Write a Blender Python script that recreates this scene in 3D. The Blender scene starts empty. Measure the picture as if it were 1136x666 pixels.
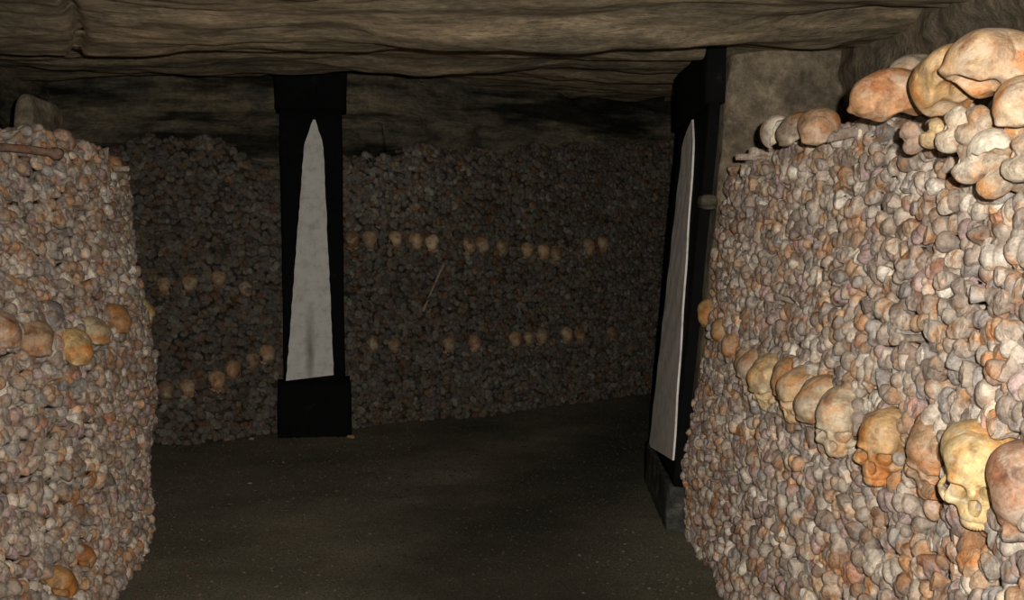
import bpy, math, random
import numpy as np
from mathutils import Vector, Matrix, noise as mn

random.seed(7); rng = np.random.default_rng(11)
PI = math.pi
C = bpy.context.scene.collection

# ------------------------------------------------------------------ camera
F = 1104.0; TH = math.radians(3.68); CAM = np.array([0., 0., 1.5])
fwd = np.array([0, math.cos(TH), -math.sin(TH)]); upv = np.array([0, math.sin(TH), math.cos(TH)])
def proj(P):
    P = np.asarray(P, float) - CAM
    d = P @ fwd
    return 568 + F*P[..., 0]/d, 333 - F*(P @ upv)/d, d
def at(px, py, Y):
    """world point seen at a pixel of the photograph, at world distance Y"""
    r = fwd + (px-568)/F*np.array([1., 0, 0]) + (333-py)/F*upv
    return CAM + r*(Y/r[1])
cd = bpy.data.cameras.new('camera'); cd.lens = F/1136*36; cd.sensor_width = 36; cd.clip_end = 60
cam = bpy.data.objects.new('camera', cd); C.objects.link(cam)
cam.location = CAM; cam.rotation_euler = (PI/2-TH, 0, 0)
bpy.context.scene.camera = cam

# ------------------------------------------------------------------ helpers
def tag(o, label=None, cat=None, group=None, kind=None):
    if label: o['label'] = label
    if cat: o['category'] = cat
    if group: o['group'] = group
    if kind: o['kind'] = kind
    return o
def mesh_np(name, V, faces, mat, smooth=True):
    me = bpy.data.meshes.new(name)
    me.from_pydata([tuple(v) for v in V], [], faces); me.update()
    if mat: me.materials.append(mat)
    if smooth: me.polygons.foreach_set('use_smooth', [True]*len(me.polygons))
    return me
def obj(name, me, parent=None):
    o = bpy.data.objects.new(name, me); C.objects.link(o)
    if parent: o.parent = parent
    return o
def mesh_fast(name, V, loops, lens, mat, tint=None):
    me = bpy.data.meshes.new(name)
    nv, nl, nf = len(V), len(loops), len(lens)
    me.vertices.add(nv); me.vertices.foreach_set('co', V.astype(np.float32).ravel())
    me.loops.add(nl); me.loops.foreach_set('vertex_index', loops.astype(np.int32))
    me.polygons.add(nf)
    st = np.concatenate([[0], np.cumsum(lens)[:-1]]).astype(np.int32)
    me.polygons.foreach_set('loop_start', st); me.polygons.foreach_set('loop_total', lens.astype(np.int32))
    me.polygons.foreach_set('use_smooth', np.ones(nf, bool))
    me.update(calc_edges=True)
    if tint is not None:
        a = me.attributes.new('tint', 'FLOAT_COLOR', 'POINT')
        a.data.foreach_set('color', tint.astype(np.float32).ravel())
    me.materials.append(mat)
    return me
def grid_faces(nu, nv):
    return [(i*nv+j, (i+1)*nv+j, (i+1)*nv+j+1, i*nv+j+1) for i in range(nu-1) for j in range(nv-1)]
def fbm(p, o=4):
    return mn.fractal(Vector(p), 1.0, 2.0, o)
def nz(x, y, z): return mn.noise(Vector((x, y, z)))
def terrace(u, w=.3):
    f = math.floor(u); t = (u-f-(.5-w/2))/w; t = min(1, max(0, t))
    return f + t*t*(3-2*t)
def seg_dist(x, y, a, b):
    ax, ay = a; bx, by = b
    t = ((x-ax)*(bx-ax)+(y-ay)*(by-ay))/((bx-ax)**2+(by-ay)**2); t = max(0, min(1, t))
    return math.hypot(x-ax-t*(bx-ax), y-ay-t*(by-ay))

# ------------------------------------------------------------------ materials
class N:
    def __init__(s, name):
        s.m = bpy.data.materials.new(name); s.m.use_nodes = True
        s.t = s.m.node_tree; s.b = s.t.nodes['Principled BSDF']
    def n(s, typ, **k):
        x = s.t.nodes.new(typ)
        for a, v in k.items(): setattr(x, a, v)
        return x
    def l(s, a, b): s.t.links.new(a, b)
    def noise(s, scale, detail=6, rough=.6, co=None, dist=0):
        x = s.n('ShaderNodeTexNoise'); x.inputs['Scale'].default_value = scale
        x.inputs['Detail'].default_value = detail; x.inputs['Roughness'].default_value = rough
        x.inputs['Distortion'].default_value = dist
        if co is not None: s.l(co, x.inputs['Vector'])
        return x.outputs['Fac']
    def ramp(s, fac, stops):
        x = s.n('ShaderNodeValToRGB'); e = x.color_ramp.elements
        while len(e) < len(stops): e.new(.5)
        for i, (p, c) in enumerate(stops):
            e[i].position = p; e[i].color = (c if len(c) == 4 else (*c, 1))
        s.l(fac, x.inputs['Fac']); return x.outputs['Color']
    def mix(s, mode, fac, a, b):
        x = s.n('ShaderNodeMix', data_type='RGBA', blend_type=mode)
        for i, v in ((0, fac), (6, a), (7, b)):
            if hasattr(v, 'links'): s.l(v, x.inputs[i])
            else: x.inputs[i].default_value = v if not isinstance(v, tuple) or len(v) == 4 else (*v, 1)
        return x.outputs[2]
    def map(s, co, scale=(1, 1, 1), rot=(0, 0, 0)):
        x = s.n('ShaderNodeMapping'); x.inputs['Scale'].default_value = scale; x.inputs['Rotation'].default_value = rot
        s.l(co, x.inputs['Vector']); return x.outputs['Vector']
    def bump(s, h, strength, dist):
        x = s.n('ShaderNodeBump'); x.inputs['Strength'].default_value = strength; x.inputs['Distance'].default_value = dist
        s.l(h, x.inputs['Height']); s.l(x.outputs['Normal'], s.b.inputs['Normal'])

def bone_mat(name, source, skull=False):
    k = N(name)
    if source == 'object':
        oi = k.n('ShaderNodeObjectInfo'); base = oi.outputs['Color']
    else:
        a = k.n('ShaderNodeAttribute', attribute_name='tint'); base = a.outputs['Color']
    geo = k.n('ShaderNodeNewGeometry'); co = geo.outputs['Position']
    a1 = k.ramp(k.noise(22 if skull else 30, 5, .65, co), [(.30, (.45, .40, .38)), (.5, (1, 1, 1)), (.72, (1.30, 1.28, 1.22))])
    c = k.mix('MULTIPLY', 1.0, base, a1)
    st = k.ramp(k.noise(9 if skull else 12, 4, .6, co, .6), [(.50, (0, 0, 0)), (.66, (1, 1, 1))])
    stain = k.mix('MULTIPLY', 1.0, c, (1.05, .66, .38))
    c = k.mix('MIX', st, c, stain)
    g = k.ramp(k.noise(16, 3, .5, k.map(co, (1, 1, 1), (1, .4, 2))), [(.58, (0, 0, 0)), (.70, (.7, .7, .7))])
    c = k.mix('MIX', g, c, k.mix('MULTIPLY', 1.0, c, (.68, .64, .61)))
    w = k.ramp(k.noise(55, 3, .5, co), [(.60, (0, 0, 0)), (.70, (.55, .55, .55))])  # sparse white speckles, small highlights put into the bone colour
    c = k.mix('MIX', w, c, k.mix('MULTIPLY', 1.0, c, (1.55, 1.55, 1.6)))
    fine = k.ramp(k.noise(70 if skull else 105, 6, .8, co, .4), [(.30, (.52, .50, .48)), (.47, (.95, .95, .95)), (.58, (1.05, 1.03, 1.0)), (.70, (1.55, 1.52, 1.45))])
    c = k.mix('MULTIPLY', 1.0, c, fine)
    if skull:   # chalky crust and rusty blotches on the old skulls, with thin sutures
        cr = k.ramp(k.noise(13, 5, .65, k.map(co, (1, 1, 1), (.5, 1, 0)), .8), [(.53, (0, 0, 0)), (.62, (.75, .75, .75))])
        c = k.mix('MIX', cr, c, k.mix('MIX', .55, c, (.62, .53, .42)))
        rb = k.ramp(k.noise(17, 5, .65, k.map(co, (1, 1, 1), (2, .3, 1)), .5), [(.56, (0, 0, 0)), (.66, (.8, .8, .8))])
        c = k.mix('MIX', rb, c, k.mix('MULTIPLY', 1.0, c, (.72, .45, .28)))
    k.l(c, k.b.inputs['Base Color'])
    k.b.inputs['Roughness'].default_value = .45 if skull else .5
    k.b.inputs['Specular IOR Level'].default_value = .5
    k.bump(k.noise(60, 7, .75, co), .8, .006 if skull else .016)
    return k.m
M_BONE_A = bone_mat('old_bone', 'attr')
M_BONE_O = bone_mat('old_bone_single', 'object')
M_SKULL = bone_mat('skull_bone', 'object', True)

def rock_mat(name, cols, stretch, bump=.05, dark=None):
    k = N(name); co = k.n('ShaderNodeNewGeometry').outputs['Position']
    mp = k.map(co, stretch)
    f1 = k.noise(2.2, 8, .62, mp, .5)
    c = k.ramp(f1, [(.30, cols[0]), (.47, cols[1]), (.60, cols[2]), (.75, cols[3])])
    f2 = k.ramp(k.noise(9, 6, .7, mp), [(.35, (.55, .55, .55)), (.6, (1.15, 1.12, 1.1))])
    c = k.mix('MULTIPLY', 1.0, c, f2)
    f3 = k.ramp(k.noise(26, 5, .7, co), [(.35, (.75, .75, .72)), (.65, (1.2, 1.2, 1.2))])
    c = k.mix('MULTIPLY', 1.0, c, f3)
    if dark:   # dark seams along the beds, shade of the rock gaps put into the colour
        s = k.ramp(k.noise(dark, 5, .55, k.map(co, (.32, .32, 2.6)), .3), [(.46, (0, 0, 0)), (.56, (1, 1, 1))])
        c = k.mix('MIX', s, c, k.mix('MULTIPLY', 1.0, c, (.16, .18, .19)))
    k.l(c, k.b.inputs['Base Color']); k.b.inputs['Roughness'].default_value = .9
    k.b.inputs['Specular IOR Level'].default_value = .15
    k.bump(k.noise(14, 10, .7, mp), 1.0, bump)
    return k.m
M_CEIL = rock_mat('ceiling_limestone', [(.14, .125, .09), (.27, .225, .15), (.40, .31, .20), (.52, .42, .30)], (.5, 1.3, 2.0), .035)
M_ROCK = rock_mat('wall_limestone', [(.10, .10, .083), (.22, .195, .145), (.34, .285, .19), (.48, .40, .28)], (.6, .6, 2.2), .06, 1.6)
M_PIER = rock_mat('pier_limestone', [(.16, .14, .10), (.29, .24, .17), (.38, .31, .215), (.48, .41, .30)], (1.2, 1.2, 1.2), .04)

M_EARTH = rock_mat('dry_earth', [(.04, .033, .026), (.075, .062, .048), (.11, .09, .07), (.14, .12, .09)], (3, 3, 3), .03)
k = N('floor_gravel'); co = k.n('ShaderNodeNewGeometry').outputs['Position']
c = k.ramp(k.noise(95, 4, .8, co), [(.33, (.12, .108, .085)), (.5, (.27, .243, .190)), (.66, (.46, .40, .31)), (.78, (.6, .53, .43))])
c = k.mix('MULTIPLY', 1.0, c, k.ramp(k.noise(1.1, 4, .5, co), [(.3, (.65, .68, .6)), (.7, (1.25, 1.2, 1.1))]))
# a darker band down the middle, turning to the right past the second pillar
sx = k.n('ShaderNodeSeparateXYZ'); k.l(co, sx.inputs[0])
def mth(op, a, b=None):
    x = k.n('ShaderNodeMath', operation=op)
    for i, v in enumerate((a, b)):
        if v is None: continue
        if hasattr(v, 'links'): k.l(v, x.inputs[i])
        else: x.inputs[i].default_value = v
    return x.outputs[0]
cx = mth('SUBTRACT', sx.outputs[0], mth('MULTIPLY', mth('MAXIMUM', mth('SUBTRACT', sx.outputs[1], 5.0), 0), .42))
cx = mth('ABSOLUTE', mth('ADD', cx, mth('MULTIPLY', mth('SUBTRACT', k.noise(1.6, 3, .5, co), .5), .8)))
dark_band = k.ramp(cx, [(.25, (1, 1, 1)), (.85, (0, 0, 0))])
c = k.mix('MIX', dark_band, c, k.mix('MULTIPLY', 1.0, c, (.42, .44, .42)))
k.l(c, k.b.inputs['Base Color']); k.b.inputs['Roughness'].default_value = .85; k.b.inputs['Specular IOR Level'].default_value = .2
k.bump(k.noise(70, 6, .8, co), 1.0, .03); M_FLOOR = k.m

k = N('black_painted_stone'); co = k.n('ShaderNodeNewGeometry').outputs['Position']
c = k.ramp(k.noise(7, 6, .7, co), [(.3, (.0035, .0035, .004)), (.62, (.006, .006, .006)), (.80, (.03, .03, .028))])
k.l(c, k.b.inputs['Base Color']); k.b.inputs['Roughness'].default_value = .85; k.b.inputs['Specular IOR Level'].default_value = .1
k.bump(k.noise(20, 6, .7, co), .6, .01); M_BLACK = k.m

k = N('worn_black_plinth'); co = k.n('ShaderNodeNewGeometry').outputs['Position']
c = k.ramp(k.noise(12, 6, .75, co), [(.35, (.02, .02, .018)), (.55, (.07, .07, .062)), (.72, (.20, .19, .16))])
k.l(c, k.b.inputs['Base Color']); k.b.inputs['Roughness'].default_value = .9; k.b.inputs['Specular IOR Level'].default_value = .1
k.bump(k.noise(20, 6, .7, co), .8, .02); M_PLINTH = k.m

def white_mat(name, col, streak):
    col = tuple(min(.85, x*1.15) for x in col)
    k = N(name); co = k.n('ShaderNodeTexCoord').outputs['Object']
    c = k.ramp(k.noise(14, 6, .7, co), [(.25, tuple(x*.62 for x in col)), (.5, col), (.7, tuple(min(1, x*1.12) for x in col))])
    rs = k.ramp(k.noise(9, 5, .6, k.map(co, (1, 1, .35))), [(.60, (0, 0, 0)), (.74, (.6, .6, .6))])
    c = k.mix('MIX', rs, c, k.mix('MULTIPLY', 1.0, c, (.95, .72, .66)))
    if streak:   # a grimy rub mark up the middle of the lower part
        s = k.n('ShaderNodeSeparateXYZ'); k.l(co, s.inputs[0])
        def mt(op, a, b=None):
            x = k.n('ShaderNodeMath', operation=op)
            for i, v in enumerate((a, b)):
                if v is None: continue
                if hasattr(v, 'links'): k.l(v, x.inputs[i])
                else: x.inputs[i].default_value = v
            return x.outputs[0]
        ax = mt('ABSOLUTE', mt('ADD', s.outputs[0], mt('MULTIPLY', mt('SUBTRACT', k.noise(8, 3, .5, co), .5), .05)))
        r1 = k.ramp(ax, [(.008, (1, 1, 1)), (.045, (0, 0, 0))])
        r2 = k.ramp(s.outputs[2], [(.02, (.5, .5, .5)), (.22, (1, 1, 1)), (.62, (0, 0, 0))])
        f = k.mix('MULTIPLY', 1.0, r1, r2)
        f = k.mix('MULTIPLY', 1.0, f, (.8, .8, .8))
        c = k.mix('MIX', f, c, (.20, .175, .14))
    k.l(c, k.b.inputs['Base Color']); k.b.inputs['Roughness'].default_value = .8; k.b.inputs['Specular IOR Level'].default_value = .15
    k.bump(k.noise(60, 6, .7, co), .4, .004); return k.m
M_WHITE = white_mat('whitewashed_obelisk', (.62, .60, .55), True)
M_WHITE2 = white_mat('whitewashed_obelisk_plain', (.72, .68, .63), False)

# ------------------------------------------------------------------ bone pile walls
class Pile:
    """a battered face of stacked bones; columns: (foot x, foot y, top x, top y, top z)"""
    def __init__(s, name, cols, flip=1, belly=.03, seed=0):
        s.name = name; s.c = np.array(cols, float); s.belly = belly; s.flip = flip; s.seed = seed
        m = (s.c[:, :2] + s.c[:, 2:4])/2
        d = np.hypot(*np.diff(m, axis=0).T); s.u = np.concatenate([[0], np.cumsum(d)]); s.L = s.u[-1]
    def P(s, u, v):
        u = np.asarray(u, float); v = np.asarray(v, float)
        g = [np.interp(u, s.u, s.c[:, i]) for i in range(5)]
        w = .02*np.sin(u*2.1+s.seed)+.018*np.sin(u*4.3+v*5+s.seed*2)+.015*np.sin(v*9+u*1.3)
        x = g[0]+(g[2]-g[0])*v; y = g[1]+(g[3]-g[1])*v
        e = .04
        h0 = [np.interp(u-e, s.u, s.c[:, i]) for i in range(4)]; h1 = [np.interp(u+e, s.u, s.c[:, i]) for i in range(4)]
        tx = (h1[0]-h0[0])*(1-v)+(h1[2]-h0[2])*v; ty = (h1[1]-h0[1])*(1-v)+(h1[3]-h0[3])*v
        n = np.hypot(tx, ty)+1e-9; nx, ny = -ty/n*s.flip, tx/n*s.flip
        k = w + s.belly*np.sin(PI*np.clip(v, 0, 1))
        tz = g[4] + .035*np.sin(u*5.1+s.seed)+.03*np.sin(u*11.7)
        return np.stack([x+nx*k, y+ny*k, tz*v], -1)
    def Nrm(s, u, v):
        e = .03
        a = s.P(u+e, v)-s.P(u-e, v); b = s.P(u, v+e)-s.P(u, v-e)
        n = np.cross(a, b); n /= np.linalg.norm(n, axis=-1, keepdims=True)+1e-12
        return n*np.where(s.sgn(n, u), 1, -1)[..., None] if False else n*s.flipn
    def pick(s, px, py):
        U, V = np.meshgrid(np.linspace(0, s.L, 500), np.linspace(0.02, 1.0, 260), indexing='ij')
        P = s.P(U, V); x, y, d = proj(P); q = (x-px)**2+(y-py)**2
        n = s.Nrm(U, V); back = ((P-CAM)*n).sum(-1) > 0
        q = np.where(back, q+900, q) + d*.5
        i = np.unravel_index(np.argmin(q), q.shape)
        return U[i], V[i], P[i], n[i]
PILES = {}
def add_pile(key, *a, ref=None, **k):
    p = Pile(key, *a, **k); p.flipn = 1
    n = p.Nrm(np.array([p.L/2]), np.array([.5]))[0]; q = p.P(np.array([p.L/2]), np.array([.5]))[0]
    if np.dot(n, CAM-q) < 0: p.flipn = -1
    # the belly swells towards the passage
    h = p.P(np.array([p.L/2]), np.array([.5]))[0]; p.flip = -p.flip
    h2 = p.P(np.array([p.L/2]), np.array([.5]))[0]
    if np.linalg.norm(h2-CAM) > np.linalg.norm(h-CAM): p.flip = -p.flip
    n = p.Nrm(np.array([p.L/2]), np.array([.5]))[0]
    if np.dot(n, CAM-h) < 0: p.flipn = -p.flipn
    PILES[key] = p; return p
RIGHT = add_pile('right', [(.80, .8, 1.02, .8, 1.80), (.84, 2.0, 1.04, 2.0, 1.765), (.86, 2.7, 1.04, 2.7, 1.765), (.87, 3.3, 1.05, 3.3, 1.83),
                           (.87, 4.1, 1.04, 4.1, 1.83), (.865, 4.55, 1.02, 4.6, 1.74), (.86, 4.90, 1.01, 4.93, 1.56)], belly=.01, seed=1)
LEFT = add_pile('left', [(-1.50, 2.2, -1.93, 2.2, 1.80), (-1.58, 3.2, -1.98, 3.2, 1.83), (-1.64, 4.1, -2.06, 4.0, 1.86), (-1.84, 5.0, -2.04, 4.85, 1.92),
                         (-2.17, 5.8, -2.16, 5.6, 1.84), (-2.33, 6.15, -2.32, 6.0, 1.76), (-2.85, 6.55, -2.9, 6.4, 1.78)], belly=.06, seed=2)
RECESS = add_pile('recess', [(-3.3, 6.95, -3.4, 7.3, 2.15), (-2.75, 7.0, -2.85, 7.4, 2.20), (-2.3, 7.15, -2.35, 7.5, 2.20), (-1.95, 7.35, -1.95, 7.6, 2.08), (-1.62, 7.5, -1.62, 7.7, 1.98)], belly=.03, seed=3)
FAR = add_pile('far', [(-1.35, 7.6, -1.3, 7.85, 2.12), (-.6, 8.05, -.55, 8.3, 2.2), (.4, 8.7, .45, 8.95, 2.26), (1.3, 9.35, 1.4, 9.6, 2.34), (2.6, 10.3, 2.7, 10.5, 2.36)], belly=.03, seed=4)

# bone end shapes: local +z points out of the wall, the joint end lies at z = 0
def bone_end(kind, seg, hi, seed, L=.13):
    r = random.Random(seed)
    ph = [r.uniform(0, 6.28) for _ in range(6)]
    if kind == 'condyle': a, b, h, gr = .038, .031, .017, .019
    elif kind == 'plateau': a, b, h, gr = .035, .024, .007, 0
    elif kind == 'ball': a, b, h, gr = .0255, .0250, .020, 0
    else: a, b, h, gr = .030, .024, .011, .003
    a *= r.uniform(.94, 1.06); b *= r.uniform(.94, 1.06)
    neck = .014
    shaft = [(-L, neck, neck), (-.06, neck*1.05, neck*1.0)]
    if kind == 'ball':
        prof = shaft+[(-.042, .0145, .0135), (-.034, .018, .018), (-.026, a*.93, b*.93), (-.018, a, b)]; base = -.018
    else:
        prof = shaft+[(-.045, neck+(a-neck)*.25, neck+(b-neck)*.2), (-.03, neck+(a-neck)*.7, neck+(b-neck)*.62), (-.018, a*.97, b*.97), (-.008, a, b)]; base = -.008
    if hi:
        out = []
        for p, q in zip(prof[:-1], prof[1:]):
            out.append(p)
            if p[0] > -.07: out.append(tuple((x+y)/2 for x, y in zip(p, q)))
        prof = out+[prof[-1]]
    caps = ([.97, .9, .78, .62, .44, .25] if hi else [.94, .76, .52, .26])
    V = []; Fc = []; nr = 0
    def ring(z, ra, rb, rho=1):
        nonlocal nr
        for i in range(seg):
            t = 2*PI*i/seg; s = 1
            if kind == 'condyle': s -= .30*math.exp(-((t-PI/2)/.36)**2)*min(1, ra/.03)+.05*math.exp(-((t-1.5*PI)/.4)**2)
            if kind == 'knob': s += .12*math.cos(t*2+ph[0])+.06*math.cos(3*t+ph[1])
            if kind == 'plateau': s += .06*math.cos(3*t+PI/2)
            s += .03*math.sin(2*t+ph[2]+z*60)+.03*math.sin(5*t+ph[3]+z*130)
            x, y = ra*s*math.cos(t), rb*s*math.sin(t); zz = z
            if rho < 1 or z >= base-.0001:
                if gr: zz -= gr*math.exp(-(x/.0085)**2)*(.45+.55*(y > 0)*min(1, abs(y)/.02))
                if kind == 'plateau': zz -= .005*(math.exp(-((abs(x)-.017)/.010)**2))*(rho < .93)
                if kind != 'ball': zz += .0015*math.sin(x*260+ph[4])*math.sin(y*240+ph[5])
            V.append((x, y, zz))
        nr += 1
    for z, ra, rb in prof: ring(z, ra, rb)
    for q in caps: ring(base+h*math.sqrt(1-q*q), a*q, b*q, q)
    V.append((0, 0, base+h-gr*.45)); top = len(V)-1
    for k_ in range(nr-1):
        for i in range(seg):
            j = (i+1) % seg; Fc.append((k_*seg+i, k_*seg+j, (k_+1)*seg+j, (k_+1)*seg+i))
    for i in range(seg): Fc.append(((nr-1)*seg+i, (nr-1)*seg+(i+1) % seg, top))
    V = np.array(V); V[:, 2] -= base+h*.6      # crown sits just proud of the face
    return V, Fc
KINDS = ['condyle', 'condyle', 'plateau', 'ball', 'condyle', 'condyle', 'plateau', 'knob']
LOW = [bone_end(kd, 16, False, i) for i, kd in enumerate(KINDS)]
TINTS = [((.41, .335, .27), 'tan'), ((.31, .25, .205), 'brown'), ((.50, .43, .355), 'pale'), ((.45, .31, .20), 'orange-stained'),
         ((.365, .33, .30), 'grey'), ((.42, .315, .29), 'reddish'), ((.64, .575, .49), 'whitish')]
TW = np.array([.25, .15, .24, .06, .12, .10, .08])

def place_bones(p, sp=.055, vr=.047, umin=0, umax=None):
    """packed rows over the face; returns a list of dicts"""
    out = []; nrow = int(2.4/vr)
    U = np.arange(umin, umax or p.L, .01)
    for r_ in range(nrow):
        z = .02+r_*vr; u = umin+(r_ % 2)*sp*.5+random.uniform(-.01, .01)
        while u < (umax or p.L):
            tz = p.P(u, 1.0)[2]
            if z < tz+.01:
                kd = random.randrange(8); sc = random.uniform(.66, 1.2)
                uu = u+random.uniform(-.018, .018); zz = z+random.uniform(-.020, .020)
                out.append(dict(u=uu, v=max(.0, zz/tz), kd=kd, sc=sc))
            u += sp*random.uniform(.86, 1.14)
    us = np.array([o['u'] for o in out]); vs = np.array([o['v'] for o in out])
    P = p.P(us, vs); n = p.Nrm(us, vs)
    for i, o in enumerate(out):
        o['n'] = n[i]; o['P'] = P[i]+n[i]*random.gauss(0, .010)
    return out
def frame(n, tilt, roll):
    n = np.asarray(n, float)+np.array([random.gauss(0, tilt) for _ in range(3)]); n /= np.linalg.norm(n)
    z = np.array([0, 0, 1.]); x = np.cross(z, n); x /= np.linalg.norm(x)+1e-9; y = np.cross(n, x)
    c_, s_ = math.cos(roll), math.sin(roll)
    return np.stack([c_*x+s_*y, -s_*x+c_*y, n], 1)

def bake(name, items, temps, mat, dark=1.0):
    Vs, Ls, Ns, Ts = [], [], [], []; off = 0
    cache = [(V, np.array([i for f in Fc for i in f]), np.array([len(f) for f in Fc])) for V, Fc in temps]
    for o in items:
        V, l, n = cache[o['kd']]
        Vs.append((V*o['sc']) @ o['R'].T + o['P']); Ls.append(l+off); Ns.append(n); off += len(V)
        Ts.append(np.tile(np.append(o['col']*dark, 1), (len(V), 1)))
    return mesh_fast(name, np.concatenate(Vs), np.concatenate(Ls), np.concatenate(Ns), mat, np.concatenate(Ts))

# ------------------------------------------------------------------ skulls
def surface_net(f, lo, hi, h):
    """quads of the zero level of f on a regular grid, one vertex per crossed cell"""
    ax = [np.arange(lo[i], hi[i]+h, h) for i in range(3)]
    G = np.stack(np.meshgrid(*ax, indexing='ij'), -1); D = f(G); n = D.shape; ins = D < 0
    acc = np.zeros((n[0]-1, n[1]-1, n[2]-1, 3)); cnt = np.zeros((n[0]-1, n[1]-1, n[2]-1)); cs = [(a, b, c) for a in (0, 1) for b in (0, 1) for c in (0, 1)]
    sl = lambda c: tuple(slice(c[i], n[i]-1+c[i]) for i in range(3))
    for p in cs:
        for ax_ in range(3):
            if p[ax_]: continue
            q = list(p); q[ax_] = 1
            d0, d1 = D[sl(p)], D[sl(q)]; cr = (d0 < 0) != (d1 < 0); t = np.where(cr, d0/np.where(cr, d0-d1, 1), 0)
            P = np.array(p, float)+0*t[..., None]; P = P.copy(); P[..., ax_] = t
            acc += P*cr[..., None]; cnt += cr
    act = cnt > 0; idx = -np.ones(act.shape, int); idx[act] = np.arange(act.sum())
    V = (np.argwhere(act)+acc[act]/cnt[act][:, None])*h+np.array(lo)
    Fc = []
    for ax_ in range(3):
        o1, o2 = (ax_+1) % 3, (ax_+2) % 3
        a0 = [slice(1, n[i]-1) for i in range(3)]; a0[ax_] = slice(0, n[ax_]-1); b0 = list(a0); b0[ax_] = slice(1, n[ax_])
        A, B = ins[tuple(a0)], ins[tuple(b0)]
        for sgn in (0, 1):
            w = np.argwhere((A & ~B) if sgn == 0 else (~A & B))
            w = w.copy(); w[:, o1] += 1; w[:, o2] += 1
            def at_(d1, d2):
                q = w.copy(); q[:, o1] -= d1; q[:, o2] -= d2; return idx[q[:, 0], q[:, 1], q[:, 2]]
            L = [at_(0, 0), at_(1, 0), at_(1, 1), at_(0, 1)]
            if sgn: L = L[::-1]
            Fc += list(map(tuple, np.stack(L, 1).tolist()))
    v3 = V[np.array(Fc)[:, :3]]; vol = np.einsum('ij,ij->i', v3[:, 0], np.cross(v3[:, 1], v3[:, 2])).sum()
    if vol < 0: Fc = [q[::-1] for q in Fc]; print('flip')
    return V, Fc
def ell(P, c, q):
    q = np.array(q); d = P-np.array(c); k0 = np.linalg.norm(d/q, axis=-1); k1 = np.linalg.norm(d/(q*q), axis=-1)
    return k0*(k0-1)/(k1+1e-9)
def cap_(P, a, b, r):
    a, b = np.array(a), np.array(b); ba = b-a; t = np.clip(((P-a) @ ba)/(ba @ ba), 0, 1); return np.linalg.norm(P-a-t[..., None]*ba, axis=-1)-r
def smin(a, b, k_): h = np.clip(.5+.5*(b-a)/k_, 0, 1); return b*(1-h)+a*h-k_*h*(1-h)
def smax(a, b, k_): return -smin(-a, -b, k_)
def skull_mesh(name, h=.0025, face=True, variant=0):
    r = random.Random(variant+40); j = lambda q: r.uniform(-q, q)
    cw, ch, oc, fx, fy = .067+j(.004), .062+j(.004), .056+j(.006), j(.004), j(.003)
    hx, hy, hz = j(.05), j(.04), .03+j(.03)
    def sdf(P):
        d = ell(P, (-.012, 0, .026), (.082, cw, ch+.003))
        d = smin(d, ell(P, (-.050, 0, .012), (.046, oc, .048)), .03)
        for q in (-1, 1): d = smin(d, ell(P, (-.028, q*.032, .040), (.042, .034, .032)), .03)     # parietal bosses
        d = smin(d, ell(P, (.040, 0, .028), (.038, .050, .044)), .03)
        for q in (-1, 1): d = smax(d, -ell(P, (.040, q*.083, .004), (.034, .028, .034)), .020)       # temples
        for q in (-1, 1): d = smin(d, ell(P, (.069, q*.024, .009), (.012, .020, .007)), .014)       # brows
        if face:
            f = ell(P, (.050, 0, -.025), (.030, .046, .040))
            f = smin(f, ell(P, (.058+fx, 0, -.060), (.027, .031, .022)), .014)
            for q in (-1, 1):
                f = smin(f, ell(P, (.060, q*.046, -.032), (.013, .010, .011)), .014)
                f = smin(f, ell(P, (-.022, q*.050, -.034), (.013, .010, .020)), .008)
            d = smin(d, f, .012)
            d = smin(d, ell(P, (.076, 0, -.010), (.009, .008, .018)), .007)
            for q in (-1, 1):
                d = smax(d, -ell(P, (.078, q*.0295, -.012), (.052, .0190, .0170)), .0025)
                d = smax(d, -ell(P, (.020, q*.056, -.045), (.030, .018, .030)), .008)
                d = smin(d, cap_(P, (.058, q*.054, -.033), (.030, q*.068, -.027), .0045), .006)
                d = smin(d, cap_(P, (.030, q*.068, -.027), (-.012, q*.062, -.022), .0040), .006)
            d = smax(d, -ell(P, (.080, fy, -.039), (.045, .0115, .017)), .0025)
            d = smax(d, -ell(P, (.046, 0, -.088), (.034, .021, .024)), .006)
            t = np.arctan2(P[..., 1], P[..., 0]-.035)                                                 # tooth sockets
            d = d+np.where(P[..., 2] < -.068, .0022*np.maximum(0, np.cos(t*13)), 0)
        else:
            d = smax(d, -(P[..., 2]+.010+.006*np.sin(P[..., 0]*70+variant)+.006*np.sin(P[..., 1]*90)), .006)
            d = smax(d, -ell(P, (hx, hy, -.03), (.05, .045, .06)), .006)
        if variant % 2: d = smax(d, -(np.linalg.norm(P-np.array([hx-.01, np.sign(hy)*.066, hz]), axis=-1)-.017), .004)   # a broken hole
        # sutures and shallow dents
        su = np.abs(P[..., 0]-.018-.004*np.sin(P[..., 1]*160)); d = d+.0012*np.exp(-(su/.0022)**2)*(P[..., 2] > .03)
        su = np.abs(P[..., 1]-.003*np.sin(P[..., 0]*170)); d = d+.0012*np.exp(-(su/.0022)**2)*(P[..., 2] > .04)*(P[..., 0] < .018)
        d = d+.0014*np.sin(P[..., 0]*75+variant)*np.sin(P[..., 1]*68+variant*2)*np.sin(P[..., 2]*71)
        return d
    V, Fc = surface_net(sdf, (-.105, -.082, -.092), (.095, .082, .100), h)
    return mesh_np(name, V, Fc, M_SKULL)
SK_FACE = [skull_mesh('skull_face', .0025, True, i) for i in range(4)]
SK_CAP = [skull_mesh('skull_cap', .0028, False, i) for i in range(4)]
SK_FAR = [skull_mesh('skull_far', .0045, True, i) for i in range(3)]
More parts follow.
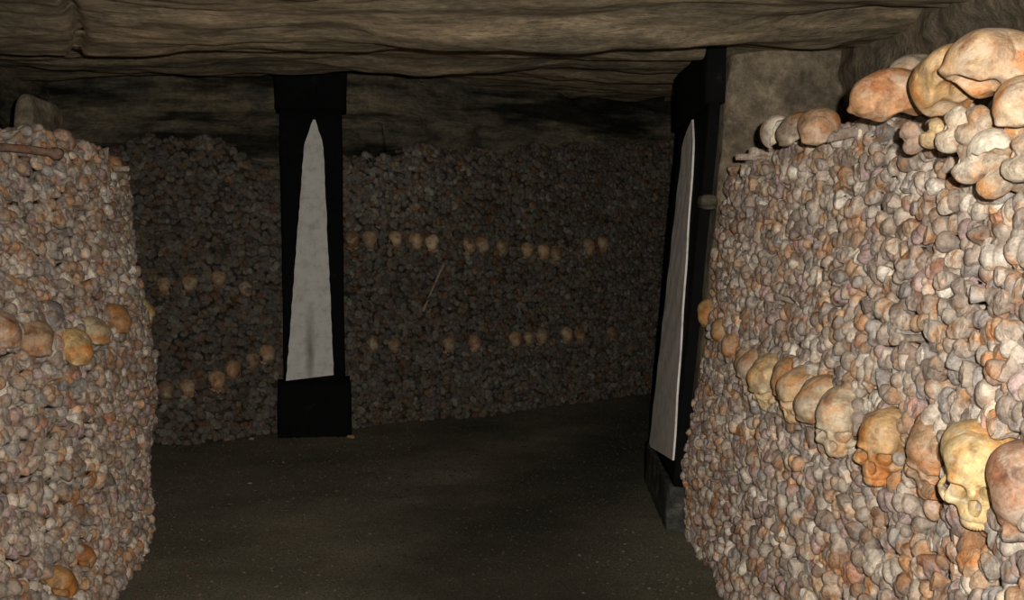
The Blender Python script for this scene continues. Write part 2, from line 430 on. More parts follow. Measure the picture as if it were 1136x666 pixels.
def tube(pts, rads, seg=10):
    V, Fc = [], []
    pts = [np.array(p, float) for p in pts]
    for i, p in enumerate(pts):
        t = pts[min(i+1, len(pts)-1)]-pts[max(i-1, 0)]; t /= np.linalg.norm(t)
        a = np.cross(t, (0, 0, 1.) if abs(t[2]) < .9 else (1., 0, 0)); a /= np.linalg.norm(a); b = np.cross(t, a)
        ra = rads[i] if isinstance(rads[i], tuple) else (rads[i], rads[i])
        for q in range(seg):
            an = 2*PI*q/seg; V.append(p+a*ra[0]*math.cos(an)+b*ra[1]*math.sin(an))
    n = len(pts)
    for i in range(n-1):
        for q in range(seg): w = (q+1) % seg; Fc.append((i*seg+q, i*seg+w, (i+1)*seg+w, (i+1)*seg+q))
    Fc.append(tuple(range(seg))[::-1]); Fc.append(tuple((n-1)*seg+q for q in range(seg)))
    return np.array(V), Fc
def arch_mesh(s_):
    pts = [(.062, s_*.050, -.032), (.048, s_*.061, -.031), (.026, s_*.0695, -.027), (.004, s_*.067, -.024), (-.014, s_*.060, -.021)]
    V, Fc = tube(pts, [.009, .0065, .0052, .0050, .006], 12); return mesh_np('cheekbone', V, Fc, M_SKULL)
ARCH = {1: arch_mesh(1), -1: arch_mesh(-1)}
def jaw_mesh():
    # horseshoe ridge under the nose with empty tooth sockets
    V, Fc = [], []; n, m = 57, 8
    for i in range(n):
        t = -1.35+2.7*i/(n-1); cx_, cy_ = .052+.029*math.cos(t), .026*math.sin(t)
        dip = .0035*max(0, math.cos(i*2*PI/4.0))
        for q in range(m):
            a = 2*PI*q/m; rr = .0065
            x = cx_+rr*math.cos(a)*math.cos(t)*.8; y = cy_+rr*math.cos(a)*math.sin(t); z = -.076+.010*math.sin(a)+(dip if math.sin(a) < -.2 else 0)
            V.append((x, y, z))
    for i in range(n-1):
        for q in range(m): w = (q+1) % m; Fc.append((i*m+q, i*m+w, (i+1)*m+w, (i+1)*m+q))
    Fc.append(tuple(range(m))); Fc.append(tuple((n-1)*m+q for q in range(m)))
    return mesh_np('upper_jaw', V, Fc, M_SKULL)
JAW = jaw_mesh()
SKULLS = []     # (location, radius, object, short name)
def skull(P, out, yaw, pitch, roll, sc, col, label, group, mesh, parts=False, short=None):
    """out: horizontal direction the face looks in; yaw/pitch/roll in degrees; pitch > 0 looks down"""
    o = obj('skull', mesh)
    a = math.atan2(out[1], out[0])+math.radians(yaw)
    R = Matrix.Rotation(a, 4, 'Z') @ Matrix.Rotation(math.radians(pitch), 4, 'Y') @ Matrix.Rotation(math.radians(roll), 4, 'X')
    o.matrix_world = Matrix.Translation(Vector(P)) @ R @ Matrix.Diagonal((sc, sc, sc, 1))
    o.color = (*col, 1); tag(o, label, 'skull', group)
    if parts:
        for s_ in (1, -1):
            q = obj('cheekbone', ARCH[s_], o); q.color = (*col, 1)
        q = obj('upper_jaw', JAW, o); q.color = (*col, 1)
    SKULLS.append((np.array(P), .078*sc, o, short))
    return o
OCH = (.52, .36, .17); ORA = (.46, .24, .11); PAL = (.55, .46, .34); BRN = (.33, .22, .13); GRY = (.30, .28, .27); YEL = (.62, .46, .22); DIM = (.17, .135, .085)
# --- the row that runs through the right-hand wall
G = 'skulls of the row in the right-hand bone wall'
ROW = [ # px, py, scale, yaw, pitch, roll, out, colour, mesh, parts, label, short
 (1124, 545, .95, 60, 55, 0, .00, (.34, .21, .14), 'c', False, 'slate grey and rust domed skull at the near end of the right wall row', 'grey and rust skull'),
 (1086, 522, 1.08, 60, 14, 3, .02, YEL, 'f', True, 'yellow ochre skull showing two eye sockets, second from near end of row', 'yellow two-socket skull'),
 (1030, 503, .95, 34, 30, -10, .00, (.44, .29, .17), 'f', True, 'brown skull wedged between the yellow skull and the skull with a dark socket', 'wedged brown skull'),
 (984, 493, 1.02, 34, 8, -4, .02, (.50, .33, .16), 'f', True, 'ochre brown skull with one dark eye socket towards the corridor, face upright', 'upright one-socket skull'),
 (936, 468, 1.06, 38, 15, 0, .02, (.56, .46, .32), 'f', False, 'largest pale smooth skull seen from its side in the right wall row', 'largest pale skull'),
 (911, 452, .98, 20, 35, 0, .02, (.50, .38, .24), 'c', False, 'tan rounded skull dome just behind the largest pale skull', 'tan domed skull'),
 (891, 436, 1.0, 8, 18, 0, .02, (.52, .35, .18), 'f', False, 'ochre skull with a pale jaw hanging below its neighbours', 'pale-jawed skull'),
 (874, 424, .90, 40, 40, 0, .01, (.46, .29, .15), 'c', False, 'small brown skull dome between the ochre jawed skull and the pale yellow one', 'small brown dome'),
 (856, 423, 1.05, 25, 30, 0, .02, (.58, .44, .24), 'f', False, 'pale yellow domed skull, middle of the far half of the row', 'pale yellow dome'),
 (838, 412, 1.0, 20, 20, 0, .01, (.45, .34, .24), 'f', False, 'greyish tan skull with a narrow bright edge, far half of the row', 'bright-edged skull'),
 (827, 404, .85, 40, 40, 0, .0, (.44, .30, .20), 'c', False, 'dull reddish skull dome at the start of the tight far group', 'dull reddish dome'),
 (812, 386, .60, 40, 60, 0, .02, (.50, .30, .15), 'c', False, 'small orange brown skull fragment, nearer of two between row and lone skull', 'small orange fragment'),
 (801, 369, .62, 40, 60, 0, .02, (.42, .25, .12), 'c', False, 'small dark orange skull fragment next to the lone far skull', 'dark orange fragment'),
 (786, 350, .84, 60, 60, 0, .03, (.50, .31, .13), 'c', False, 'lone round orange skull at the far end by the painted pillar', 'lone orange skull')]
for i, (px, py, sc, yw, pt, rl, out, col, ms, pr, lb, sh) in enumerate(ROW):
    u, v, P, n = RIGHT.pick(px, py)
    me = SK_FACE[i % 4] if ms == 'f' else SK_CAP[i % 4]
    skull(P+n*(out-.025), n, yw, pt, rl, sc, col, lb, G, me, pr, sh)
# --- loose skulls lying on top of the right wall
G = 'skulls lying on top of the right-hand bone wall'
TOP = [
 (983, 122, 2.52, 1.08, 8, 10, -10, (.46, .25, .12), 'c', 'orange brown rounded skull alone on the ledge, dark gap behind it', 'lone orange ledge skull'),
 (1012, 92, 3.00, .95, 40, 5, 0, (.42, .36, .27), 'c', 'dusty pale skull half hidden behind the two big stained skulls on top', 'half hidden dusty skull'),
 (1057, 100, 2.16, 1.06, 75, -20, 10, (.52, .34, .16), 'c', 'yellow brown skull dome leaning against the biggest topmost skull', 'yellow leaning dome'),
 (1098, 92, 1.98, 1.16, 20, -8, -5, (.50, .34, .20), 'c', 'biggest topmost skull with a mottled orange and chalky dome', 'biggest topmost skull'),
 (1136, 126, 1.86, .72, 40, 30, 0, (.50, .36, .23), 'c', 'mottled brown skull cut by the frame beside the biggest topmost skull', 'mottled edge skull'),
 (884, 150, 3.25, .74, 20, 40, 0, (.27, .21, .15), 'c', 'dull dark brown skull in front of the pale crescent of broken skull', 'dull dark ledge skull'),
 (908, 150, 3.10, .86, 60, 30, 0, (.42, .26, .15), 'c', 'reddish brown skull on the ledge next to the dull dark one', 'reddish ledge skull')]
for i, (px, py, Y, sc, yw, pt, rl, col, ms, lb, sh) in enumerate(TOP):
    P = at(px, py, Y)
    skull(P, (-1, 0), yw, pt, rl, sc, col, lb, G, SK_FACE[i % 4] if ms == 'f' else SK_CAP[i % 4], ms == 'f', sh)
# broken skull caps: thin curved bowls of bone with ragged rims
def bowl_mesh(seed):
    r = random.Random(seed); n, m = 40, 14; A = (.074, .060, .058); V = []; ph = [r.uniform(0, 6) for _ in range(4)]
    for lay in (0, 1):
        for i in range(n):
            t = 2*PI*i/n; lim = 1.62+.10*math.sin(2*t+ph[0])+.07*math.sin(5*t+ph[1])+.04*math.sin(11*t+ph[2])
            for q_ in range(m):
                e = lim*q_/(m-1); k_ = 1-lay*.11; w_ = 1+.02*math.sin(6*t+ph[3])*math.sin(e*3)
                V.append((A[0]*k_*w_*math.sin(e)*math.cos(t), A[1]*k_*w_*math.sin(e)*math.sin(t), A[2]*(k_ if q_ < m-1 else 1-lay*.03)*math.cos(e)))
    Fc = []; o = n*m
    for i in range(n):
        j_ = (i+1) % n
        for q_ in range(m-1):
            a, b_, c_, d_ = i*m+q_, i*m+q_+1, j_*m+q_+1, j_*m+q_
            Fc.append((a, b_, c_, d_)); Fc.append((d_+o, c_+o, b_+o, a+o))
        Fc.append((i*m+m-1, i*m+m-1+o, j_*m+m-1+o, j_*m+m-1))
    return mesh_np('skull_cap', V, Fc, M_SKULL)
BOWL = [bowl_mesh(i) for i in range(3)]
for i, (px, py, Y, sc, dome, spin, col, lb, sh) in enumerate([
 (862, 147, 3.42, .98, (-.75, .35, .45), 20, (.56, .50, .41), 'pale broken skull cap showing as a crescent at the far end of the ledge', 'pale crescent cap'),
 (1100, 166, 1.98, .74, (-.3, .1, .9), 0, (.66, .59, .47), 'whitish broken skull cap lowest of the loose caps', 'whitish broken cap')]):
    o = obj('broken_skull', BOWL[i % 3]); z_ = Vector(dome).normalized()
    R_ = z_.to_track_quat('Z', 'Y').to_matrix().to_4x4() @ Matrix.Rotation(math.radians(spin), 4, 'Z')
    P = at(px, py, Y); o.matrix_world = Matrix.Translation(Vector(P)) @ R_ @ Matrix.Diagonal((sc, sc, sc, 1))
    o.color = (*col, 1); tag(o, lb, 'skull', 'broken skull caps on the right-hand bone wall'); SKULLS.append((P, .068*sc, o, sh))
# --- left wall row
G = 'skulls of the row in the left-hand bone wall'
LROW = [
 (8, 372, .95, -30, 30, .0, (.40, .30, .22), 'dull tan skull at the cut off near end of the left wall row'),
 (38, 385, 1.08, -50, 20, .02, (.42, .27, .16), 'wide reddish brown skull beside the bright ochre egg shaped skull'),
 (80, 391, 1.00, -35, 40, .03, (.58, .40, .18), 'bright ochre egg shaped skull hanging lowest in the left wall row'),
 (62, 354, .80, -60, 40, .0, (.22, .20, .19), 'dark grey skull dome just above the ochre egg shaped skull'),
 (104, 374, .98, -30, 20, .02, (.50, .41, .26), 'pale yellowish skull between the ochre egg and the orange skull'),
 (127, 359, .90, -30, 40, .03, (.46, .24, .10), 'deep orange skull with a dark rim, second from the corner'),
 (161, 346, .90, 20, 40, .0, (.52, .40, .20), 'pale ochre round skull at the outer corner of the left wall')]
for i, (px, py, sc, yw, pt, out, col, lb) in enumerate(LROW):
    u, v, P, n = LEFT.pick(px, py); skull(P+n*(out-.03), n, yw, pt, 0, sc, col, lb, G, SK_CAP[i % 4], False, None)
for px, py, sc, col, lb in [(66, 652, .80, (.44, .24, .08), 'orange yellow skull low down near the foot of the left wall'),
                            (93, 622, .62, (.36, .21, .09), 'small rusty skull piece above the orange one at the left wall foot'),
                            (72, 158, .62, (.34, .23, .17), 'small pinkish knob of skull peaking on top of the left wall'),
                            (124, 183, .55, (.40, .22, .10), 'small orange skull piece at the top corner of the left wall')]:
    u, v, P, n = LEFT.pick(px, py); skull(P+n*-.01, n, 40, 50, 0, sc, col, lb, 'stray skulls in the left-hand bone wall', SK_CAP[0], False, None)
# --- dim rows in the recess and on the far wall
ORD = ['first', 'second', 'third', 'fourth', 'fifth', 'sixth', 'seventh', 'eighth', 'ninth', 'tenth', 'eleventh', 'twelfth', 'thirteenth', 'fourteenth', 'fifteenth']
def dimrow(pile, pts, where, G, cols=None):
    for i, (px, py, b) in enumerate(pts):
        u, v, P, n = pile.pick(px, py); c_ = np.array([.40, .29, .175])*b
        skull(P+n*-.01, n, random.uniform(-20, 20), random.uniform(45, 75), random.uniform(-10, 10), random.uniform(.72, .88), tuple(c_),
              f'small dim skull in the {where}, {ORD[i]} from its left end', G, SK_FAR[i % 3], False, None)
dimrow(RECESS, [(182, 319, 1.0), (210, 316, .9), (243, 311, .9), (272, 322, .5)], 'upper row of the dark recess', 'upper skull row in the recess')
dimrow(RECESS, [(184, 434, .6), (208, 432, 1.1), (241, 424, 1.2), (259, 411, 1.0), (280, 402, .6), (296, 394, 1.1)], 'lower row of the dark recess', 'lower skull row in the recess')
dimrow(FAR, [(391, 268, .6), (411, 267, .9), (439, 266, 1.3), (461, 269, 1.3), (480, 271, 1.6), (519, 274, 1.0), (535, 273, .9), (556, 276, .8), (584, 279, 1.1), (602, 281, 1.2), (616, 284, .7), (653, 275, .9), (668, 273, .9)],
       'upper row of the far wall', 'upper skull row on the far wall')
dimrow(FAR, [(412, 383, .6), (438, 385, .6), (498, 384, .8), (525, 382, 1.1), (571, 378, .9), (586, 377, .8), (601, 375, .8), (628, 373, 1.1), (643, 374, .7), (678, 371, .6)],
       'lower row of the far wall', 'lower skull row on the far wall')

# ------------------------------------------------------------------ long bones
ITEMS = {}
sk_P = np.array([s[0] for s in SKULLS]); sk_r = np.array([s[1] for s in SKULLS])
spec = {'right': (RIGHT, .047, .042, 0), 'left': (LEFT, .050, .045, 0), 'recess': (RECESS, .046, .042, 0), 'far': (FAR, .046, .042, 0)}
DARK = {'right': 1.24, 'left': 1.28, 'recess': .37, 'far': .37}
for key, (p, sp, vr, um) in spec.items():
    it = place_bones(p, sp, vr, um); keep = []
    for o in it:
        dd = np.linalg.norm(sk_P-o['P'], axis=1)
        if (dd < sk_r*.86).any(): continue
        kdd = KINDS[o['kd']]
        o['R'] = frame(o['n'], .22, random.gauss(0, .55)+random.choice((0, 0, PI))+(PI/2 if random.random() < .12 else 0))
        ti = rng.choice(7, p=TW); o['ti'] = ti
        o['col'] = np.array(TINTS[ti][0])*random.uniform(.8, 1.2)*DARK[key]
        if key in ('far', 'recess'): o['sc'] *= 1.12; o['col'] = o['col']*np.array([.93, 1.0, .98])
        if key == 'far':      # paler bones at the upper near end
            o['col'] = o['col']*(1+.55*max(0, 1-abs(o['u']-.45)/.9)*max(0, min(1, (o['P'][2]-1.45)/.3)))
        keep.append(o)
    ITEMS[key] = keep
# the heap behind the top edge of each wall
for key in spec:
    p = PILES[key]
    n_ = int(p.L*(90 if key in ('right', 'left') else 50))
    for _ in range(n_):
        u = random.uniform(0, p.L-(.35 if key == 'right' else 0)); back = abs(random.gauss(0, .15))+.02
        P = p.P(u, 1.0); n = p.Nrm(u, 1.0); h = np.array([n[0], n[1], 0]); h /= np.linalg.norm(h)
        Q = P-h*back; Q[2] += random.uniform(-.02, .025)
        if (np.linalg.norm(sk_P-Q, axis=1) < sk_r*.9).any(): continue
        d = np.array([random.gauss(0, 1), random.gauss(0, 1), abs(random.gauss(0, .6))])+h*1.0
        ti = rng.choice(7, p=TW)
        ITEMS[key].append(dict(P=Q, kd=random.randrange(8), sc=random.uniform(.8, 1.15), R=frame(d, .1, random.uniform(0, 6)), n=d, ti=ti,
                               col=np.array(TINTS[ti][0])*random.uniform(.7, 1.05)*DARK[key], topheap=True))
# the 300 that show largest become things of their own
cand = []
for key in ('right', 'left'):
    for o in ITEMS[key]:
        if o.get('topheap'): continue
        x, y, d = proj(o['P'])
        if -8 < x < 1144 and -8 < y < 674:
            vd = (CAM-o['P']); vd /= np.linalg.norm(vd)
            if vd @ o['n'] > .08:
                cand.append((o['sc']/d*math.sqrt(vd @ o['n']), key, o, x, y))
cand.sort(key=lambda t: -t[0]); chosen = cand[:290]
HIM = [mesh_np('long_bone', *bone_end(kd, 22, True, i), M_BONE_O) for i, kd in enumerate(KINDS)]
SHAPE = {'condyle': 'two-lobed', 'plateau': 'flat-ended', 'ball': 'ball-headed', 'knob': 'knobbly'}
marks = []
for P, r_, o, sh in SKULLS:
    if sh:
        x, y, d = proj(P)
        if x > 760: marks.append((x, y, sh))
sect = {}
for _, key, o, x, y in chosen:
    m = min(marks, key=lambda m_: math.hypot(m_[0]-x, m_[1]-y))
    dx, dy = x-m[0], y-m[1]; a = math.degrees(math.atan2(-dy, dx)) % 360
    dr = ['right of', 'up and right of', 'above', 'up and left of', 'left of', 'down and left of', 'below', 'down and right of'][int(((a+22.5) % 360)//45)]
    sect.setdefault((m[2], dr), []).append((math.hypot(dx, dy), key, o))
def ordw(i):
    a = ['nearest']+ORD[1:]+['sixteenth', 'seventeenth', 'eighteenth', 'nineteenth']
    if i < len(a): return a[i]
    t = {2: 'twenty', 3: 'thirty', 4: 'forty', 5: 'fifty'}[(i+1)//10]; u_ = (i+1) % 10
    return (t[:-1]+'ieth') if u_ == 0 else t+'-'+['', 'first', 'second', 'third', 'fourth', 'fifth', 'sixth', 'seventh', 'eighth', 'ninth'][u_]
for (mk, dr), L_ in sect.items():
    L_.sort(key=lambda t: t[0])
    for i, (_, key, o) in enumerate(L_):
        b = obj('long_bone', HIM[o['kd']])
        Mx = Matrix([list(r_) for r_ in o['R']*o['sc']]).to_4x4(); Mx.translation = Vector(o['P']); b.matrix_world = Mx
        b.color = (*o['col'], 1)
        tag(b, f"{TINTS[o['ti']][1]} {SHAPE[KINDS[o['kd']]]} bone end, {ordw(i)} {dr} the {mk}", 'bone', 'large bone ends packed in the right-hand wall' if key == 'right' else 'large bone ends packed in the left-hand wall')
        o['own'] = True
for i, (px, py, Y, sc_, rot, kd, col, lb) in enumerate([
 (1052, 143, 2.06, 1.25, 1.2, 0, (.62, .53, .41), 'pale paired knuckle bone end under the yellow leaning dome'),
 (1074, 138, 2.00, 1.15, 1.0, 1, (.55, .44, .32), 'tan knuckle bone end under the biggest topmost skull'),
 (1070, 176, 2.02, 1.35, 1.5, 5, (.60, .52, .42), 'large greyish knuckle bone end, lowest of the loose pale knuckles'),
 (1096, 190, 1.98, 1.30, 1.7, 0, (.58, .48, .36), 'large tan knuckle bone end beneath the whitish broken cap'),
 (1128, 172, 1.86, 1.25, 1.3, 1, (.60, .50, .38), 'pale knuckle bone end cut by the frame below the mottled skull'),
 (1112, 148, 1.96, 1.1, .7, 4, (.60, .46, .30), 'ochre bone knob between the biggest skull and the mottled edge skull'),
 (1030, 146, 2.20, 1.0, 1.0, 5, (.60, .44, .24), 'yellowish knuckle bone end below the gap of the two big skulls'),
 (1006, 152, 2.30, 1.0, 2.0, 0, (.46, .36, .28), 'dull brown knuckle bone end under the lone orange ledge skull')]):
    b = obj('long_bone', HIM[kd]); P = at(px, py, Y)
    Mx = Matrix([list(r_) for r_ in frame(np.array([-1, -.45, .25]), .1, rot)*sc_]).to_4x4(); Mx.translation = Vector(P); b.matrix_world = Mx
    b.color = (*col, 1); tag(b, lb, 'bone', 'pale loose knuckle bones on the right-hand wall')
LBL = {'right': 'tightly packed brown and grey long bone ends of the right-hand corridor wall', 'left': 'packed brownish bone ends of the bulging left-hand corner wall',
       'recess': 'dark packed bone ends in the recess behind the left corner', 'far': 'dim packed bone ends of the far wall between the two pillars'}
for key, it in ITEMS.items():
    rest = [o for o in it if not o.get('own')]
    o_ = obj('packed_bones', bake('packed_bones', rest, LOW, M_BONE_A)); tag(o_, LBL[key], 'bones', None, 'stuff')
    print(key, len(it), 'bones, own', len(it)-len(rest))

# hidden earth core behind each face of bones
for key, nm in (('right', 'wall_right_core'), ('left', 'wall_left_core'), ('recess', 'wall_recess_core'), ('far', 'wall_far_core')):
    p = PILES[key]; nu = int(p.L/.07); V = []; nv = 30
    for i in range(nu):
        u = p.L*i/(nu-1)
        for j_ in range(nv):
            v = j_/(nv-1); P = p.P(u, v)-p.Nrm(u, v)*.105; P[2] = p.P(u, 1)[2]*v*(1-.045*v); V.append(P)
        n = p.Nrm(u, 1.0); h = np.array([n[0], n[1], 0]); h /= np.linalg.norm(h)
        for b_ in (.12, .3, .6): V.append(V[i*(nv+3)+nv-1]-h*b_)
    o_ = obj(nm, mesh_np(nm, V, grid_faces(nu, nv+3), M_EARTH)); o_['kind'] = 'structure'

# femur laid flat on the left wall, thin bone on the far wall, scraps
def long_bone(name, A, B, r0, seg, mat, col, label, group=None):
    A, B = np.array(A, float), np.array(B, float); ax = B-A; L = np.linalg.norm(ax)
    pts, rd = [], []
    for i in range(15):
        t = i/14; e = abs(2*t-1)
        flare = 1+1.7*max(0, (e-.72)/.28)**1.5; cap = 1 if e < .97 else .55
        pts.append(A+ax*t+np.array([0, 0, .02*L*math.sin(PI*t)])); rd.append((r0*flare*cap*1.15, r0*flare*cap))
    V, Fc = tube(pts, rd, seg); base = A; V = V-base
    o = obj(name, mesh_np(name, V, Fc, mat)); o.location = base; o.color = (*col, 1); tag(o, label, 'bone', group); return o
long_bone('thigh_bone', at(-14, 163, 3.95), at(66, 171, 4.25), .017, 14, M_BONE_O, (.30, .19, .13), 'brown thigh bone lying flat along the top of the left wall')
u, v, P1, n1 = FAR.pick(491, 293); u, v, P2, n2 = FAR.pick(468, 346)
long_bone('thin_bone', P1+n1*.03, P2+n2*.03, .009, 10, M_BONE_O, (.42, .32, .22), 'thin pale bone slanting down the face of the far wall')
for px, py, Yd, s_, lb in [(389, 480, 7.25, .03, 'pale bone scrap on the floor at the foot of the left painted pillar'),
                           (279, 483, 7.2, .018, 'tiny pale bone scrap on the floor under the dark recess'),
                           (277, 524, 5.9, .012, 'tiny white chip on the open gravel floor')]:
    P = at(px, py, Yd); P[2] = .012+s_*.3
    V, Fc = tube([(-s_, 0, 0), (-s_*.6, 0, s_*.1), (0, s_*.1, s_*.1), (s_*.7, 0, .0), (s_, 0, 0)], [s_*.2, s_*.45, s_*.4, s_*.5, s_*.2], 10)
    V += rng.normal(0, s_*.04, V.shape); o = obj('bone_scrap', mesh_np('bone_scrap', V, Fc, M_BONE_O)); o.location = P; o.rotation_euler.z = .3
    o.color = (.45, .38, .28, 1); tag(o, lb, 'bone')

# ------------------------------------------------------------------ the cave itself
def struct(name, V, Fc, mat, smooth=True):
    o = obj(name, mesh_np(name, V, Fc, mat, smooth)); o['kind'] = 'structure'; return o
nx_, ny_ = 170, 230; V = []
for i in range(nx_):
    x = -4.2+8.6*i/(nx_-1)
    for j_ in range(ny_):
        y = -.6+12*j_/(ny_-1)
        V.append((x, y, .018*fbm((x*1.5, y*1.5, 0))+.008*fbm((x*9, y*9, 3))))
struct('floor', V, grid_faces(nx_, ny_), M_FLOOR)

cracks = [((-2.62, 5.1), (-2.1, 5.65)), ((-1.55, 3.5), (-1.75, 4.1)), ((-1.75, 4.1), (-2.2, 5.0))]
def zceil(x, y):
    b = float(np.interp(y, [-1, 0, 3.5, 5.0, 6.2, 7.4, 8.3, 12], [2.16, 2.18, 2.30, 2.42, 2.56, 2.70, 2.78, 2.86]))
    q = b + .13*fbm((x*.33+3, y*1.1, 0), 3) + .02*nz(x*2, y*3, 5)
    st = .045; z = terrace(q/st+.35*nz(x*.8, y*2.5, 9), .28)*st
    z = .30*z+.70*q + .022*fbm((x*2, y*5, 1), 5)
    for a, c_ in cracks:
        d = seg_dist(x, y, a, c_)
        if d < .12: z += .055*math.exp(-(d/.020)**2)
    return z
nx_, ny_ = 300, 560; V = []
for i in range(nx_):
    x = -4.2+8.6*i/(nx_-1)
    for j_ in range(ny_):
        y = -.6+12*j_/(ny_-1); V.append((x, y, zceil(x, y)))
struct('ceiling', V, [f[::-1] for f in grid_faces(nx_, ny_)], M_CEIL)

def curtain(name, path, mat, z1=3.1, amp=.09, strata=.07, du=.035, flip=False, seed=0):
    path = np.array(path, float); d = np.concatenate([[0], np.cumsum(np.hypot(*np.diff(path, axis=0).T))])
    n = int(d[-1]/du)+2; m = int(z1/.035)+1; V = []
    for i in range(n):
        u = d[-1]*i/(n-1); x, y = np.interp(u, d, path[:, 0]), np.interp(u, d, path[:, 1])
        x0, y0 = [np.interp(u-.15, d, path[:, q]) for q in (0, 1)]; x1, y1 = [np.interp(u+.15, d, path[:, q]) for q in (0, 1)]
        t = math.hypot(x1-x0, y1-y0); nx, ny = -(y1-y0)/t, (x1-x0)/t
        if flip: nx, ny = -nx, -ny
        for j_ in range(m):
            z = z1*j_/(m-1)
            o_ = amp*fbm((u*.9+seed, z*1.1, seed), 4)+strata*terrace(3.5*nz(u*.35+seed, z*2.3, 2+seed)+.6*nz(u*2, z*7, 4), .3)*.6+.012*fbm((u*7, z*12, seed), 4)
            V.append((x+nx*o_, y+ny*o_, z))
    return struct(name, V, grid_faces(n, m), mat)
curtain('wall_left', [(-2.65, -.6), (-2.7, 3.5), (-2.9, 5.4), (-3.4, 6.6), (-3.5, 7.6)], M_ROCK, flip=True, seed=1)
curtain('wall_back', [(-3.6, 7.75), (-2.9, 7.85), (-2.3, 7.9), (-1.95, 7.85), (-1.2, 8.05), (-.5, 8.65), (.45, 9.3), (1.5, 10.0), (2.8, 10.8), (4.3, 11.2)], M_ROCK, flip=True, strata=.16, seed=5)
curtain('wall_right', [(1.52, -.6), (1.5, 3.0), (1.62, 4.2), (1.6, 5.1)], M_PIER, seed=8)

def nvec(p): return [nz(p[0], p[1], p[2]), nz(p[1]+31, p[2], p[0]), nz(p[2], p[0]+57, p[1])]
def rough_block(name, lo, hi, mat, amp=.02, n=14, seed=0, shear=(0, 0), parent=None, taper=0):
    """closed box skin with a rough face; shear moves the top by (x, y)"""
    import bmesh
    bm = bmesh.new(); bmesh.ops.create_cube(bm, size=1.0); bmesh.ops.subdivide_edges(bm, edges=bm.edges[:], cuts=n, use_grid_fill=True)
    lo, hi = np.array(lo, float), np.array(hi, float)
    V = []
    for v in bm.verts:
        q = np.array(v.co[:])+.5; P = lo+(hi-lo)*q
        P[0] += shear[0]*q[2]; P[1] += shear[1]*q[2]
        if taper: P[:2] += ((lo+hi)/2-P)[:2]*taper*q[2]
        nr = nvec(P*3+seed); nf = nvec(P*11+seed)
        V.append(P+np.array(nr)*amp+np.array(nf)*amp*.35)
    Fc = [tuple(v.index for v in f.verts) for f in bm.faces]; bm.free()
    return V, Fc
V, Fc = rough_block('p', (.895, 5.03, 0), (2.4, 6.2, 2.9), M_PIER, .022, 26, 3, (.24, 0))
struct('wall_pier', V, Fc, M_PIER)
# stones
def stone(lo, hi, mat, label, seed, amp=.035):
    c0 = np.array([(lo[0]+hi[0])/2, (lo[1]+hi[1])/2, lo[2]])
    V, Fc = rough_block('s', lo, hi, mat, amp, 12, seed, (0, 0), None, .18)
    mid = (np.array(lo)+np.array(hi))/2; hs = (np.array(hi)-np.array(lo))/2; V = np.array(V); q = (V-mid)/hs; q *= (1-.20*(q**2).sum(1, keepdims=True)/2); V = mid+q*hs*1.08
    o = obj('stone_block', mesh_np('stone_block', np.array(V)-c0, Fc, mat)); o.location = c0
    m_ = o.modifiers.new('soft', 'SMOOTH'); m_.iterations = 6
    tag(o, label, 'stone'); return o
a = at(8, 152, 4.75); b = at(72, 112, 5.15)
stone((a[0], 4.75, a[2]-.06), (b[0], 5.2, b[2]), M_PIER, 'rough brown boulder resting on the left wall below the ceiling crack', 3, .08)
a = at(396, 170, 8.05); b = at(432, 138, 8.35)
stone((a[0], 8.0, a[2]-.03), (b[0], 8.3, b[2]), M_ROCK, 'dull grey stone on the far wall beside the left painted pillar', 6)
a = at(777, 234, 4.95); b = at(798, 214, 4.9)
stone((a[0], 4.90, a[2]), (b[0], 5.04, b[2]), M_ROCK, 'pale stone stub jutting from the pier beside the right painted pillar', 9, .05)

